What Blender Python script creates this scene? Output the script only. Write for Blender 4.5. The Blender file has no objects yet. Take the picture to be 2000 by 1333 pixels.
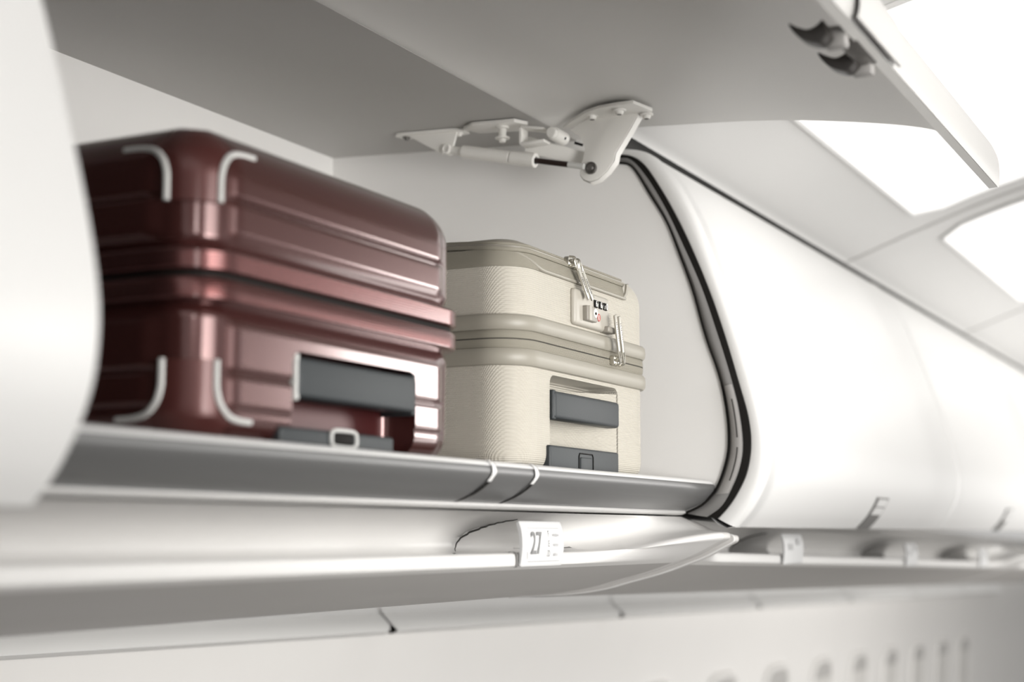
import bpy, bmesh, math, random
from mathutils import Vector, Matrix
random.seed(7)
C = bpy.context.scene.collection
H = 1.62                 # camera height above the cabin floor; all heights below are relative to it
PI = math.pi
PITCH = 1.196            # length of one overhead bin along the cabin
XL, XR = 0.645, 1.841    # open bin from XL to XR
ORG = {}

# ------------------------------------------------------------------ materials
def mat(name, col, rough=0.5, metal=0.0, coat=0.0, bump=None, emit=0.0, var=0.03, vscale=6.0, spec=0.5):
    m = bpy.data.materials.new(name); m.use_nodes = True
    nt = m.node_tree; n = nt.nodes; l = nt.links
    b = n['Principled BSDF']
    b.inputs['Roughness'].default_value = rough
    b.inputs['Metallic'].default_value = metal
    b.inputs['Coat Weight'].default_value = coat
    b.inputs['Coat Roughness'].default_value = 0.12
    b.inputs['Specular IOR Level'].default_value = spec
    tc = n.new('ShaderNodeTexCoord')
    nz = n.new('ShaderNodeTexNoise'); nz.inputs['Scale'].default_value = vscale
    l.new(tc.outputs['Object'], nz.inputs['Vector'])
    mx = n.new('ShaderNodeMix'); mx.data_type = 'RGBA'
    c1 = tuple(max(0, c*(1-var)) for c in col)+(1,); c2 = tuple(min(1, c*(1+var)) for c in col)+(1,)
    mx.inputs[6].default_value = c1; mx.inputs[7].default_value = c2
    l.new(nz.outputs['Fac'], mx.inputs[0])
    l.new(mx.outputs[2], b.inputs['Base Color'])
    if emit:
        b.inputs['Emission Color'].default_value = (1, .985, .96, 1)
        b.inputs['Emission Strength'].default_value = emit
    if bump: bump(nt, b, tc)
    return m

def fmath(nt, op, a, b=None):
    q = nt.nodes.new('ShaderNodeMath'); q.operation = op
    for i, v in enumerate((a, b)):
        if v is None: continue
        if isinstance(v, (int, float)): q.inputs[i].default_value = v
        else: nt.links.new(v, q.inputs[i])
    return q.outputs[0]

def bump_weave(nt, b, tc):      # fine embossed dot weave of the beige shell
    s = nt.nodes.new('ShaderNodeSeparateXYZ'); nt.links.new(tc.outputs['Object'], s.inputs[0])
    h = fmath(nt, 'ADD', s.outputs[0], s.outputs[1])
    k = 2*PI/0.0021
    a = fmath(nt, 'SINE', fmath(nt, 'MULTIPLY', s.outputs[2], k))
    c = fmath(nt, 'SINE', fmath(nt, 'MULTIPLY', fmath(nt, 'ADD', fmath(nt, 'MULTIPLY', h, 1.0), fmath(nt, 'MULTIPLY', s.outputs[2], .5)), k))
    v = fmath(nt, 'ADD', a, fmath(nt, 'MULTIPLY', c, .55))
    bp = nt.nodes.new('ShaderNodeBump'); bp.inputs['Strength'].default_value = .55; bp.inputs['Distance'].default_value = .0006
    nt.links.new(v, bp.inputs['Height']); nt.links.new(bp.outputs[0], b.inputs['Normal'])

def bump_lines(period, axis=2, strength=.4, dist=.0006):
    def f(nt, b, tc):
        s = nt.nodes.new('ShaderNodeSeparateXYZ'); nt.links.new(tc.outputs['Object'], s.inputs[0])
        a = fmath(nt, 'SINE', fmath(nt, 'MULTIPLY', s.outputs[axis], 2*PI/period))
        bp = nt.nodes.new('ShaderNodeBump'); bp.inputs['Strength'].default_value = strength; bp.inputs['Distance'].default_value = dist
        nt.links.new(a, bp.inputs['Height']); nt.links.new(bp.outputs[0], b.inputs['Normal'])
    return f

def bump_grain(scale, strength=.15, stretch=(1, 1, 1)):
    def f(nt, b, tc):
        mp = nt.nodes.new('ShaderNodeMapping'); mp.inputs['Scale'].default_value = stretch
        nt.links.new(tc.outputs['Object'], mp.inputs[0])
        nz = nt.nodes.new('ShaderNodeTexNoise'); nz.inputs['Scale'].default_value = scale; nz.inputs['Detail'].default_value = 3
        nt.links.new(mp.outputs[0], nz.inputs['Vector'])
        bp = nt.nodes.new('ShaderNodeBump'); bp.inputs['Strength'].default_value = strength; bp.inputs['Distance'].default_value = .0008
        nt.links.new(nz.outputs['Fac'], bp.inputs['Height']); nt.links.new(bp.outputs[0], b.inputs['Normal'])
    return f

M = {}
M['white'] = mat('white_plastic', (.80, .795, .785), .35, var=.012)
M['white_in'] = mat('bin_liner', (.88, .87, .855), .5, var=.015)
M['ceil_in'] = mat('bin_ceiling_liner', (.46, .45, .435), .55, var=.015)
M['door_in'] = mat('door_liner', (.70, .69, .67), .42, var=.015)
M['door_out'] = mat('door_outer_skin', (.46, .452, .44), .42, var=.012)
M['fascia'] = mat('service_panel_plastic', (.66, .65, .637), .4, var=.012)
M['under'] = mat('service_panel_underside_shaded', (.37, .357, .345), .5, var=.02)  # darker than the fascia, shade of the downward face painted in
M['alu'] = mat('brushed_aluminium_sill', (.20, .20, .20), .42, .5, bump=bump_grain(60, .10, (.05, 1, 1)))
M['alulit'] = mat('sill_top_highlight', (.82, .82, .815), .35, .1, bump=bump_grain(60, .08, (.05, 1, 1)))  # aluminium lightened to paint in the highlight on the rounded top
M['seal'] = mat('grey_rubber_seal', (.17, .165, .16), .5, spec=.3)
M['sealpale'] = mat('pale_grey_cover', (.29, .28, .27), .5)
M['black'] = mat('black_rubber', (.008, .007, .006), .6, spec=.15)
M['shadow'] = mat('dark_gap', (.05, .047, .044), .7)
M['bracket'] = mat('cream_painted_metal', (.84, .825, .79), .38, var=.02)
M['steel'] = mat('dark_steel', (.22, .21, .20), .35, .9)
M['chrome'] = mat('polished_steel', (.62, .6, .56), .22, 1.0)
M['rod'] = mat('dark_damper_rod', (.02, .009, .007), .3, .2)
M['hook'] = mat('black_hook_plastic', (.025, .022, .02), .4)
M['red'] = mat('burgundy_polycarbonate', (.088, .027, .024), .22, .55, 1.0, bump=bump_grain(40, .05), var=.06)
M['redframe'] = mat('burgundy_frame', (.155, .060, .057), .27, .85, .5, bump=bump_lines(.0022, 2, .25, .0003), var=.05)
M['redguard'] = mat('burgundy_corner_guard', (.085, .024, .021), .36, .35, .3, var=.05)
M['redinner'] = mat('burgundy_recess', (.06, .012, .012), .35, .3)
M['trim'] = mat('pale_grey_piping', (.60, .60, .58), .4)
M['graphite'] = mat('graphite_handle', (.024, .029, .032), .5, 0, bump=bump_grain(500, .12))
M['beige'] = mat('beige_woven_shell', (.55, .518, .45), .42, bump=bump_weave, var=.02)
M['beigeband'] = mat('beige_rubber_band', (.31, .29, .245), .42, var=.02)
M['tape'] = mat('zipper_tape', (.29, .27, .22), .75, bump=bump_lines(.0012, 2, .5), var=.05)
M['lock'] = mat('lock_plate', (.42, .395, .345), .4)
M['lockdark'] = mat('lock_button', (.29, .27, .235), .4)
M['pull'] = mat('brass_nickel_zip', (.62, .595, .53), .3, .9)
M['digit'] = mat('white_print', (.85, .84, .8), .5)
M['logored'] = mat('red_print', (.6, .06, .04), .5)
M['ink'] = mat('grey_print', (.20, .20, .20), .6)
M['inkpale'] = mat('pale_grey_print', (.42, .42, .42), .6)
M['signplate'] = mat('sign_plate', (.60, .60, .60), .35)
M['light'] = mat('ceiling_light_diffuser', (.6, .6, .59), .5, emit=.80)
M['ceil'] = mat('ceiling_panel', (.74, .735, .725), .5, var=.012)
M['wallm'] = mat('sidewall_panel', (.80, .785, .765), .55, var=.02)
M['lip'] = mat('lit_panel_lip', (.92, .915, .90), .4, var=.01)  # whiter than the panel above, light on the lip painted in
M['shade'] = mat('window_shade', (.66, .645, .62), .6)
M['winshadow'] = mat('window_reveal_shadow', (.46, .45, .435), .6)  # grey that paints in the shadow at the top of the windows
M['rib'] = mat('panel_end_rib', (.56, .545, .53), .42, var=.012)  # fascia tone darkened to paint in shade on the rib faces
M['carpet'] = mat('cabin_carpet', (.20, .195, .19), .9, bump=bump_grain(300, .4), var=.2, vscale=80)

# ------------------------------------------------------------------ mesh helpers (points given relative to camera height)
class MB:
    def __init__(s): s.v = []; s.f = []
    def grid(s, rings, closed=False, cap0=False, cap1=False, flip=False):
        o = len(s.v); n = len(rings[0])
        for r in rings: s.v += [tuple(p) for p in r]
        m = n if closed else n-1
        for i in range(len(rings)-1):
            for j in range(m):
                a = o+i*n+j; b = o+i*n+(j+1) % n; c = b+n; d = a+n
                s.f.append((a, d, c, b) if flip else (a, b, c, d))
        if cap0: s.f.append(tuple(o+j for j in (range(n-1, -1, -1) if not flip else range(n))))
        if cap1:
            q = o+(len(rings)-1)*n
            s.f.append(tuple(q+j for j in (range(n) if not flip else range(n-1, -1, -1))))
        return s
    def loop_grid(s, rings, **k):           # rings joined back to the first
        return s.grid(rings+[rings[0]], **k)
    def tube(s, path, r, n=10, cap=True):
        path = [Vector(p) for p in path]; rings = []; ref = None
        for i, p in enumerate(path):
            t = (path[min(i+1, len(path)-1)]-path[max(i-1, 0)]).normalized()
            if ref is None:
                ref = Vector((0, 0, 1)) if abs(t.z) < .9 else Vector((1, 0, 0))
            u = (ref-t*ref.dot(t)).normalized(); w = t.cross(u); ref = u
            rr = r[i] if isinstance(r, (list, tuple)) else r
            rings.append([p+u*rr*math.cos(2*PI*k/n)+w*rr*math.sin(2*PI*k/n) for k in range(n)])
        return s.grid(rings, True, cap, cap)
    def prism(s, poly, x0, x1):             # polygon in (Y, Z) run along X
        return s.grid([[(x0, y, z) for y, z in poly], [(x1, y, z) for y, z in poly]], True, True, True)
    def slab(s, pts, thick):                # polygon of 3D points given a thickness vector
        t = Vector(thick)
        return s.grid([pts, [Vector(p)+t for p in pts]], True, True, True)
    def box(s, a, b):
        x0, y0, z0 = a; x1, y1, z1 = b
        return s.prism([(y0, z0), (y1, z0), (y1, z1), (y0, z1)], x0, x1)
    def disc(s, c, axis, prof, n=24):       # lathe: prof = [(radius, along)]
        ax = Vector(axis).normalized(); u = ax.orthogonal().normalized(); w = ax.cross(u); c = Vector(c)
        rings = [[c+ax*h+(u*math.cos(2*PI*k/n)+w*math.sin(2*PI*k/n))*max(r, 1e-5) for k in range(n)] for r, h in prof]
        return s.grid(rings, True, True, True)
    def bar(s, p0, p1, side, w, t, taper=1.0):   # flat bar between two points
        p0 = Vector(p0); p1 = Vector(p1); d = (p1-p0).normalized(); sd = Vector(side); sd = (sd-d*sd.dot(d)).normalized(); nn = d.cross(sd)
        r = []
        for p, ww in ((p0, w), (p1, w*taper)):
            r.append([p+sd*ww/2+nn*t/2, p-sd*ww/2+nn*t/2, p-sd*ww/2-nn*t/2, p+sd*ww/2-nn*t/2])
        return s.grid(r, True, True, True)
    def build(s, name, m, parent=None, smooth=True, bevel=0, seg=2, angle=35):
        me = bpy.data.meshes.new(name)
        o_ = ORG.get(parent.name, Vector((0, 0, 0))) if parent else Vector((0, 0, 0))
        me.from_pydata([tuple(Vector(p)+Vector((0, 0, H))-o_) for p in s.v], [], s.f)
        bm = bmesh.new(); bm.from_mesh(me)
        bmesh.ops.remove_doubles(bm, verts=bm.verts, dist=1e-6)
        bmesh.ops.recalc_face_normals(bm, faces=bm.faces)
        if bevel:
            es = [e for e in bm.edges if len(e.link_faces) == 2 and e.calc_face_angle(0) > math.radians(angle)]
            bmesh.ops.bevel(bm, geom=es, offset=bevel, segments=seg, profile=.5, affect='EDGES', clamp_overlap=True)
        bm.to_mesh(me); bm.free()
        me.materials.append(m)
        ob = bpy.data.objects.new(name, me); C.objects.link(ob)
        if parent: ob.parent = parent; ORG[ob.name] = o_
        if smooth:
            me.polygons.foreach_set('use_smooth', [True]*len(me.polygons))
            me.set_sharp_from_angle(angle=math.radians(angle))
        return ob

def thing(name, label, cat, loc=(0, 0, 0), group=None):
    o = bpy.data.objects.new(name, None); C.objects.link(o)
    o.empty_display_size = .05
    o.location = (loc[0], loc[1], loc[2]+H); ORG[o.name] = Vector(o.location)
    o['label'] = label; o['category'] = cat
    if group: o['group'] = group
    return o
def struct(o): o['kind'] = 'structure'; return o
def plabel(o, t): o['label'] = t; return o
def copy_thing(root, loc, label, group=None, rot=None):
    r = root.copy(); C.objects.link(r); r.location = loc; r['label'] = label
    if group: r['group'] = group
    if rot: r.rotation_euler = rot
    for ch in list(root.children):
        c = ch.copy(); C.objects.link(c); c.parent = r
        for g in list(ch.children):
            d = g.copy(); C.objects.link(d); d.parent = c
    return r
def boolean(o, cutters):
    for c in cutters:
        md = o.modifiers.new('cut', 'BOOLEAN'); md.object = c; md.operation = 'DIFFERENCE'; md.solver = 'EXACT'
    dg = bpy.context.evaluated_depsgraph_get()
    me = bpy.data.meshes.new_from_object(o.evaluated_get(dg))
    o.modifiers.clear(); old = o.data; o.data = me; bpy.data.meshes.remove(old)
    for c in cutters:
        d = c.data; bpy.data.objects.remove(c); bpy.data.meshes.remove(d)
    o.data.polygons.foreach_set('use_smooth', [True]*len(o.data.polygons))
    o.data.set_sharp_from_angle(angle=math.radians(30))
def text(name, body, org, ex, ey, size, m, parent, sx=1.0, lift=.0003, bold=0.0):
    cu = bpy.data.curves.new('txt', 'FONT'); cu.body = body; cu.size = 1; cu.align_x = 'CENTER'; cu.align_y = 'CENTER'; cu.offset = bold
    tmp = bpy.data.objects.new('txt', cu); C.objects.link(tmp)
    dg = bpy.context.evaluated_depsgraph_get(); dg.update()
    me = bpy.data.meshes.new_from_object(tmp.evaluated_get(dg))
    bpy.data.objects.remove(tmp); bpy.data.curves.remove(cu)
    ex = Vector(ex).normalized(); ey = Vector(ey).normalized(); nz = ex.cross(ey)
    o_ = ORG.get(parent.name, Vector((0, 0, 0)))
    for v in me.vertices:
        x, y = v.co.x, v.co.y
        v.co = Vector(org)+ex*x*size*sx+ey*y*size+nz*lift+Vector((0, 0, H))-o_
    me.materials.clear(); me.materials.append(m)
    ob = bpy.data.objects.new(name, me); C.objects.link(ob); ob.parent = parent; ORG[ob.name] = o_
    return ob

def catmull(pts, n=8):
    P = [Vector(p) for p in pts]; out = []
    for i in range(len(P)-1):
        p0 = P[max(i-1, 0)]; p1 = P[i]; p2 = P[i+1]; p3 = P[min(i+2, len(P)-1)]
        for k in range(n):
            t = k/n
            out.append(.5*((2*p1)+(p2-p0)*t+(2*p0-5*p1+4*p2-p3)*t*t+(3*p1-p0-3*p2+p3)*t*t*t))
    out.append(P[-1]); return out
def yz(pts, n=8): return [(p[0], p[1]) for p in catmull([(a, b) for a, b in pts], n)]
def off2(poly, d):       # offset an open (Y,Z) curve sideways
    out = []
    for i, p in enumerate(poly):
        a = Vector(poly[max(i-1, 0)]); b = Vector(poly[min(i+1, len(poly)-1)]); t = (b-a).normalized()
        out.append((p[0]-t.y*d, p[1]+t.x*d))
    return out
def resample(poly, n):
    P = [Vector(p) for p in poly]; L = [0]
    for a, b in zip(P, P[1:]): L.append(L[-1]+(b-a).length)
    out = []; j = 0
    for k in range(n):
        s = L[-1]*k/(n-1)
        while j < len(L)-2 and L[j+1] < s: j += 1
        t = (s-L[j])/max(L[j+1]-L[j], 1e-9); out.append(tuple(P[j].lerp(P[j+1], min(max(t, 0), 1))))
    return out
def sstep(a, b, x):
    t = min(max((x-a)/(b-a), 0), 1); return t*t*(3-2*t)

# ------------------------------------------------------------------ camera
psi, th = math.radians(27.14), math.radians(7.191)
cam = bpy.data.cameras.new('camera'); co = bpy.data.objects.new('camera', cam); C.objects.link(co)
co.location = (0, 0, H); co.rotation_euler = (PI/2+th, 0, psi-PI/2)
cam.sensor_width = 36; cam.lens = 54; cam.clip_start = .02
cam.dof.use_dof = True; cam.dof.focus_distance = 1.70; cam.dof.aperture_fstop = 3.4; cam.dof.aperture_blades = 0
bpy.context.scene.camera = co

# ------------------------------------------------------------------ profiles (Y into the bin, Z up)
OUT = yz([(.790, .512), (.765, .508), (.745, .500), (.728, .484), (.706, .455), (.684, .413), (.663, .36), (.642, .301), (.622, .241), (.604, .181),
          (.594, .138), (.591, .108), (.594, .078), (.604, .052), (.619, .028), (.636, .010)], 6)
INN = yz([(.785, .503), (.768, .499), (.752, .488), (.737, .468), (.713, .427), (.690, .38), (.664, .317), (.643, .255), (.625, .192), (.613, .147),
          (.610, .111), (.616, .077), (.629, .051), (.642, .033), (.655, .020)], 6)
SEALI = yz([(.800, .490), (.779, .489), (.762, .481), (.738, .442), (.715, .403), (.698, .359), (.681, .311), (.665, .252), (.648, .202), (.640, .165), (.6365, .128),
            (.639, .096), (.653, .059), (.672, .038), (.696, .027)], 6)
SEALM = yz([(.790, .496), (.768, .494), (.745, .468), (.719, .424), (.697, .377), (.671, .316), (.651, .256), (.635, .203), (.6235, .156), (.619, .111), (.625, .079),
            (.638, .051), (.650, .034), (.668, .022)], 6)
N = 90
OUTr, INNr, SIr, SMr = (resample(p, N) for p in (OUT, INN, SEALI, SEALM))
CEILZ = lambda y: .548-(1.235-y)*(.0215/.397)

# ------------------------------------------------------------------ the open bin
bin0 = thing('overhead_bin', 'open overhead bin with its door raised, holding a red and a beige suitcase', 'overhead bin', ((XL+XR)/2, .95, .03))
mb = MB(); mb.box((XL+.016, 1.238, .04), (XR, 1.262, .575)); mb.build('back_panel', M['white_in'], bin0)
poly = [(1.262, .5495), (1.238, .5482), (.8452, .5269), (.8452, .56), (1.262, .585)]
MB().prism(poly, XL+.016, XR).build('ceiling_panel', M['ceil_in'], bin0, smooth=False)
endpoly = SIr[::-1]
def end_panel(x0, x1):
    p = [(.70, .026)]+[q for q in endpoly if q[1] > .03]+[(.815, .53), (1.245, .552), (1.245, .03)]
    return MB().prism(p, x0, x1)
plabel(end_panel(XR-.002, XR+.001).build('end_panel', M['white_in'], bin0, smooth=False), 'flat pale grey end wall')
MB().box((XL+.016, .686, .040), (XR-.002, 1.24, .061)).build('bin_floor', M['white_in'], bin0)
# metal sill along the front edge
SILL = [(.684, .0600), (.681, .0650), (.674, .0672), (.664, .0668), (.6585, .0635), (.6565, .0585), (.6575, .0545), (.664, .0475), (.675, .0400), (.688, .0345), (.6965, .0315), (.7000, .0300)]
SILL = yz(SILL, 4)
def sill_pts(x):                      # the ends are cut along the curve of the seal
    return [(x, y, z) for y, z in SILL]
mb = MB(); xs = [XL+.016, XR-.05, XR-.02, XR-.008, XR-.003]
mb.grid([sill_pts(x) for x in xs]); mb.grid([[(x, y+.004, z-.003) for y, z in SILL] for x in (xs[0], xs[-1])])
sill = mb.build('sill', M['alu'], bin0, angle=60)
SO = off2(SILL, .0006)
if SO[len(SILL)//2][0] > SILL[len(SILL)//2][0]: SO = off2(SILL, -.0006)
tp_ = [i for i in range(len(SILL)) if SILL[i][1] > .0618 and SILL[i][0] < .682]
MB().grid([[(x, *SO[i]) for i in tp_] for x in (XL+.016, .9, 1.2, 1.5, XR-.006)]).build('sill_highlight', M['alulit'], sill)  # painted highlight along the top of the sill
plabel(sill, 'brushed metal front sill')
MB().prism([(.700, .0300), (.6965, .0305), (.694, .0275), (.700, .0245), (.72, .024), (.72, .034)], XL+.016, XR-.004).build('sill_lip', M['fascia'], bin0, bevel=.0008)
ns = len(SILL)
for x in (1.243, 1.331):
    up = [i for i in range(ns) if i <= int(ns*.60)]; lo = [i for i in range(ns) if i >= int(ns*.60)]
    SO = off2(SILL, .0016) if False else off2(SILL, -.0016)
    if SO[ns//2][0] > SILL[ns//2][0]: SO = off2(SILL, .0016)
    mb = MB(); mb.grid([[(x-.0035, *SO[i]) for i in up], [(x+.0035, *SO[i]) for i in up]]); mb.build('seam_clip', M['white'], sill)
    mb = MB(); mb.grid([[(x-.0030, *SO[i]) for i in lo], [(x+.0030, *SO[i]) for i in lo]]); mb.build('seam_gap', M['black'], sill)
    mb = MB(); mb.grid([[(x+.0035, *SO[i]) for i in range(ns)], [(x+.0050, *SO[i]) for i in range(ns)]]); mb.build('seam_gap', M['steel'], sill)
# seal round the right end of the opening
def ribbon(a, b, xa, xb, hump=0.0, n=5):
    rings = []
    for k in range(n+1):
        t = k/n
        rings.append([(xa+(xb-xa)*t-hump*math.sin(PI*t), p[0]*(1-t)+q[0]*t, p[1]*(1-t)+q[1]*t) for p, q in zip(a, b)])
    return MB().grid(rings)
seal = ribbon(SIr, SMr, XR-.003, XR-.001, .004).build('seal', M['seal'], bin0); plabel(seal, 'curved grey rubber door seal')
MB().tube([(XR-.004, y, z) for y, z in SIr], .0016, 8).build('seal_piping', M['black'], seal)
ribbon(SMr, INNr, XR-.0005, XR+.0022, 0).build('seal_shadow_gap', M['black'], seal)
lo = [i for i in range(N) if .048 < SMr[i][1] < .192]
A = [(SIr[i][0]*.72+SMr[i][0]*.28, SIr[i][1]*.72+SMr[i][1]*.28) for i in lo]; B = [SMr[i] for i in lo]
mb = MB(); rr = []
for t, dx in ((0, 0), (0, -.004), (.15, -.0052), (.5, -.006), (.85, -.0052), (1, -.004), (1, 0)):
    rr.append([(XR-.004+dx, a[0]*(1-t)+b[0]*t, a[1]*(1-t)+b[1]*t) for a, b in zip(A, B)])
mb.grid(rr); cov = mb.build('seal_cover', M['sealpale'], seal)
nl = len(lo)
for i0, i1 in ((.14, .52), (.57, .90)):
    pts = [(XR-.0095, A[i][0]*.33+B[i][0]*.67, A[i][1]*.33+B[i][1]*.67) for i in range(int(nl*i0), int(nl*i1))]
    MB().tube(pts, .0010, 6).build('cover_slot', M['shadow'], seal)
# raised door
DOOR_IN = yz([(.8445, .5275), (.839, .5282), (.828, .5305), (.81, .5332), (.785, .5350), (.75, .5348), (.71, .532), (.657, .5285), (.6, .524), (.538, .517), (.448, .502), (.385, .488), (.352, .474), (.333, .452), (.318, .424), (.308, .404)], 6)
DOOR_OUT = yz([(.2985, .4048), (.2965, .42), (.299, .444), (.314, .470), (.349, .499), (.45, .531), (.6, .555), (.72, .562), (.82, .556), (.840, .537), (.8445, .530)], 6)
def door_rings(x, k):
    c = Vector((.58, .52)); return [(x, c.x+(y-c.x)*k, c.y+(z-c.y)*(1-(1-k)*4)) for y, z in DOOR_IN+DOOR_OUT]
mb = MB(); xs = [(XL+.016, .992), (XL+.019, .998), (XL+.024, 1), (XR-.012, 1), (XR-.007, .998), (XR-.004, .992)]
mb.grid([door_rings(x, k) for x, k in xs], True, True, True)
door = mb.build('door', M['door_in'], bin0, angle=50); plabel(door, 'raised curved bin door seen from below')
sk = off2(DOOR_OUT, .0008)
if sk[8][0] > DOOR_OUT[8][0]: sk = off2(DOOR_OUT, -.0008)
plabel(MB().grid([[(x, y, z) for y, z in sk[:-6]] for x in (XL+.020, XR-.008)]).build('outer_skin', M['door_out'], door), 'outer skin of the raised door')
# latch at the middle of the free edge of the door
FY, FZ = .308, .404
def hook(x):
    p = yz([(.318, .400), (.326, .3935), (.337, .3965), (.346, .404), (.3505, .4125), (.343, .4085), (.335, .4055), (.328, .4075), (.3225, .412)], 4)
    return MB().prism(p, x-.010, x+.010)
for x in (1.186, 1.270):
    hk = hook(x).build('latch_hook', M['hook'], door, bevel=.0012); plabel(hk, 'black curved latch hook')
    MB().box((x+.009, .309, .394), (x+.022, .327, .412)).build('latch_bracket', M['sealpale'], door, bevel=.002)
MB().prism([(.3045, .403), (.320, .400), (.324, .409), (.309, .412)], 1.218, 1.285).build('latch_bracket', M['steel'], door, bevel=.0015)
mb = MB(); rr = []
hp = [(.2925, .4045), (.2915, .42), (.2955, .445), (.312, .472)]
hp = yz(hp, 5)
for k in range(13):
    x = 1.165+k*.012; t = sstep(0, 1, k/12); w = .0012+.0012*math.sin(PI*k/12)
    m_ = max(2, int(len(hp)))
    rr.append([(x+.02*(j/(len(hp)-1)), y-w, z) for j, (y, z) in enumerate(hp)])
mb.grid(rr); mb.grid([[(1.165, hp[0][0], hp[0][1]), (1.309, hp[0][0], hp[0][1])], [(1.165, hp[0][0]-.0025, hp[0][1]), (1.309, hp[0][0]-.0025, hp[0][1])]])
plabel(mb.build('latch_handle', M['door_out'], door), 'pale latch paddle on the door edge')

# hinge arm that carries the door
XH = 1.737; q = XH/1.80
def h(y, z): return (y*q, z*q)
ARM = [h(.837, .533), h(.822, .520), h(.815, .505), h(.817, .494), h(.822, .482), h(.823, .470), h(.818, .463), h(.809, .459), h(.796, .462), h(.784, .471), h(.774, .483), h(.772, .493), h(.755, .517), h(.735, .547), h(.775, .548), h(.81, .545)]
arm = MB().prism(ARM, XH, XH+.007).build('hinge_arm', M['bracket'], bin0, bevel=.0016); plabel(arm, 'cream painted metal door hinge arm')
# raised edge flange of the arm and its top mounting flange
edge = [h(.823, .470), h(.818, .462), h(.809, .458), h(.796, .461), h(.784, .470), h(.773, .483), h(.771, .493), h(.754, .517), h(.735, .546)]
MB().grid([[(x, *p) for p in e] for x, e in ((XH+.001, edge), (XH+.015, edge), (XH+.015, off2(edge, -.002)), (XH+.001, off2(edge, -.002)))]).build('arm_flange', M['bracket'], arm)
FL = [(1.756, .826, .5285), (1.741, .808, .5315), (1.718, .778, .5335), (1.702, .752, .5325), (1.692, .722, .5305), (1.690, .700, .5295), (1.733, .692, .5295), (1.748, .700, .5298), (1.752, .74, .532)]
MB().slab([(x, y, z-.007) for x, y, z in FL], (0, 0, .0045)).build('arm_flange', M['bracket'], arm, bevel=.0012)
for (x, y, z) in ((1.727, .7715, .5262), (1.712, .728, .5235), (1.742, .704, .5225)):
    s = MB().disc((x, y, z), (0, 0, -1), [(.0085, 0), (.0085, .0012), (.0075, .002), (.0055, .002), (.0052, .0045), (.004, .006), (.0025, .006), (.0022, .004)]).build('screw', M['bracket'], arm)
    MB().disc((x, y, z-.0042), (0, 0, -1), [(.0032, 0), (.0030, .0022)]).build('screw_socket', M['steel'], arm)
cy, cz = h(.806, .477)
MB().disc((XH, cy, cz), (-1, 0, 0), [(.0080, 0), (.0080, .002), (.0066, .0028), (.0062, .0018), (.0050, .0018), (.0046, .0035), (.0035, .0052), (.0005, .0058)]).build('pivot_bolt', M['steel'], arm)
# pivot pin
py, pz = h(.847, .526)
pin = MB().disc((XH-.036, py, pz-.004), (1, 0, 0), [(.0058, 0), (.0068, .0008), (.0068, .007), (.0080, .0075), (.0088, .011), (.0088, .038)]).build('hinge_pin', M['bracket'], bin0)
# fixed hinge bracket under the bin ceiling
x0 = XH-.026
mb = MB()
pl = [(x0-.012, .935), (x0+.006, .958), (x0+.030, .946), (x0+.034, .885), (x0+.006, .862), (x0-.014, .872)]
mb.slab([(x, y*q*1.03-.0, CEILZ(y)-.0065) for x, y in pl], (0, 0, .005))
hb = mb.build('hinge_bracket', M['bracket'], bin0, bevel=.001)
mb = MB()
bY0, bY1 = .885*q*1.01, .829
zt = .5165
for a, b in (((bY0, zt), (bY0, zt-.022)), ((bY0+.0, zt-.022), (bY1, zt-.021)), ((bY0, zt+.001), (bY1, zt-.006))):
    mb.bar((x0+.004, a[0], a[1]), (x0+.004, b[0], b[1]), (1, 0, 0), .020, .0036)
mb.build('bracket_frame', M['bracket'], hb, bevel=.0006)
MB().bar((x0+.024, .868, .502), (x0+.045, .797, .478), (1, 0, .2), .006, .020).build('bracket_plate', M['bracket'], hb, bevel=.001)
for k in (0, 1):
    MB().bar((x0+.012+k*.012, .818-k*.018, .5035-k*.008), (x0+.016+k*.012, .808-k*.018, .500-k*.008), (0, 0, 1), .003, .002).build('bracket_slot', M['black'], hb)
bc = (x0+.004, .893, CEILZ(.893)-.006)
MB().disc(bc, (0, 0, -1), [(.0085, 0), (.0085, .003), (.0050, .0035), (.0050, .014), (.0095, .0145), (.0095, .0165), (.0045, .017), (.0042, .021)]).build('bracket_bolt', M['bracket'], hb)
# damper between the ceiling mount and the arm
P0 = Vector((XH-.004, *h(1.019, .5255))); P1 = Vector((XH-.006, cy, cz)); d = (P1-P0)
at = lambda t: P0+d*t
tt = lambda Y: (P0.y-Y)/(P0.y-P1.y)
tA, tB, tC = tt(.998*q), tt(.884*q), tt(.836*q)
damper = MB().disc(at(tA), d, [(.0062, 0), (.0088, .003), (.0088, (tB-tA)*d.length*.66), (.0083, (tB-tA)*d.length*.665), (.0083, (tB-tA)*d.length*.68), (.0094, (tB-tA)*d.length*.685), (.0094, (tB-tA)*d.length-.001), (.0086, (tB-tA)*d.length), (.0052, (tB-tA)*d.length), (.0048, (tB-tA)*d.length-.006)], 28).build('damper', M['bracket'], bin0)
plabel(damper, 'cream gas damper cylinder with dark rod')
MB().tube([at(tB-.01), at(tC)], .0037, 14).build('damper_rod', M['rod'], damper)
MB().tube([at(tC), at(1-.035)], .0040, 14).build('rod_end', M['trim'], damper)
MB().disc(P0+Vector((.008, 0, 0)), (-1, 0, 0), [(.0062, 0), (.0068, .002), (.0068, .014), (.0062, .016), (.0040, .0163), (.0036, .0150)]).build('damper_pivot', M['bracket'], damper)
MB().tube([at(.02), at(tA+.01)], [.0055, .0064], 14).build('damper_neck', M['bracket'], damper)
mb = MB(); zc = lambda y: CEILZ(y)-.0048
mp = [(XH-.013, 1.058), (XH-.004, 1.066), (XH+.012, 1.060), (XH+.015, .975), (XH+.008, .957), (XH-.008, .957), (XH-.014, .968)]
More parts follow.
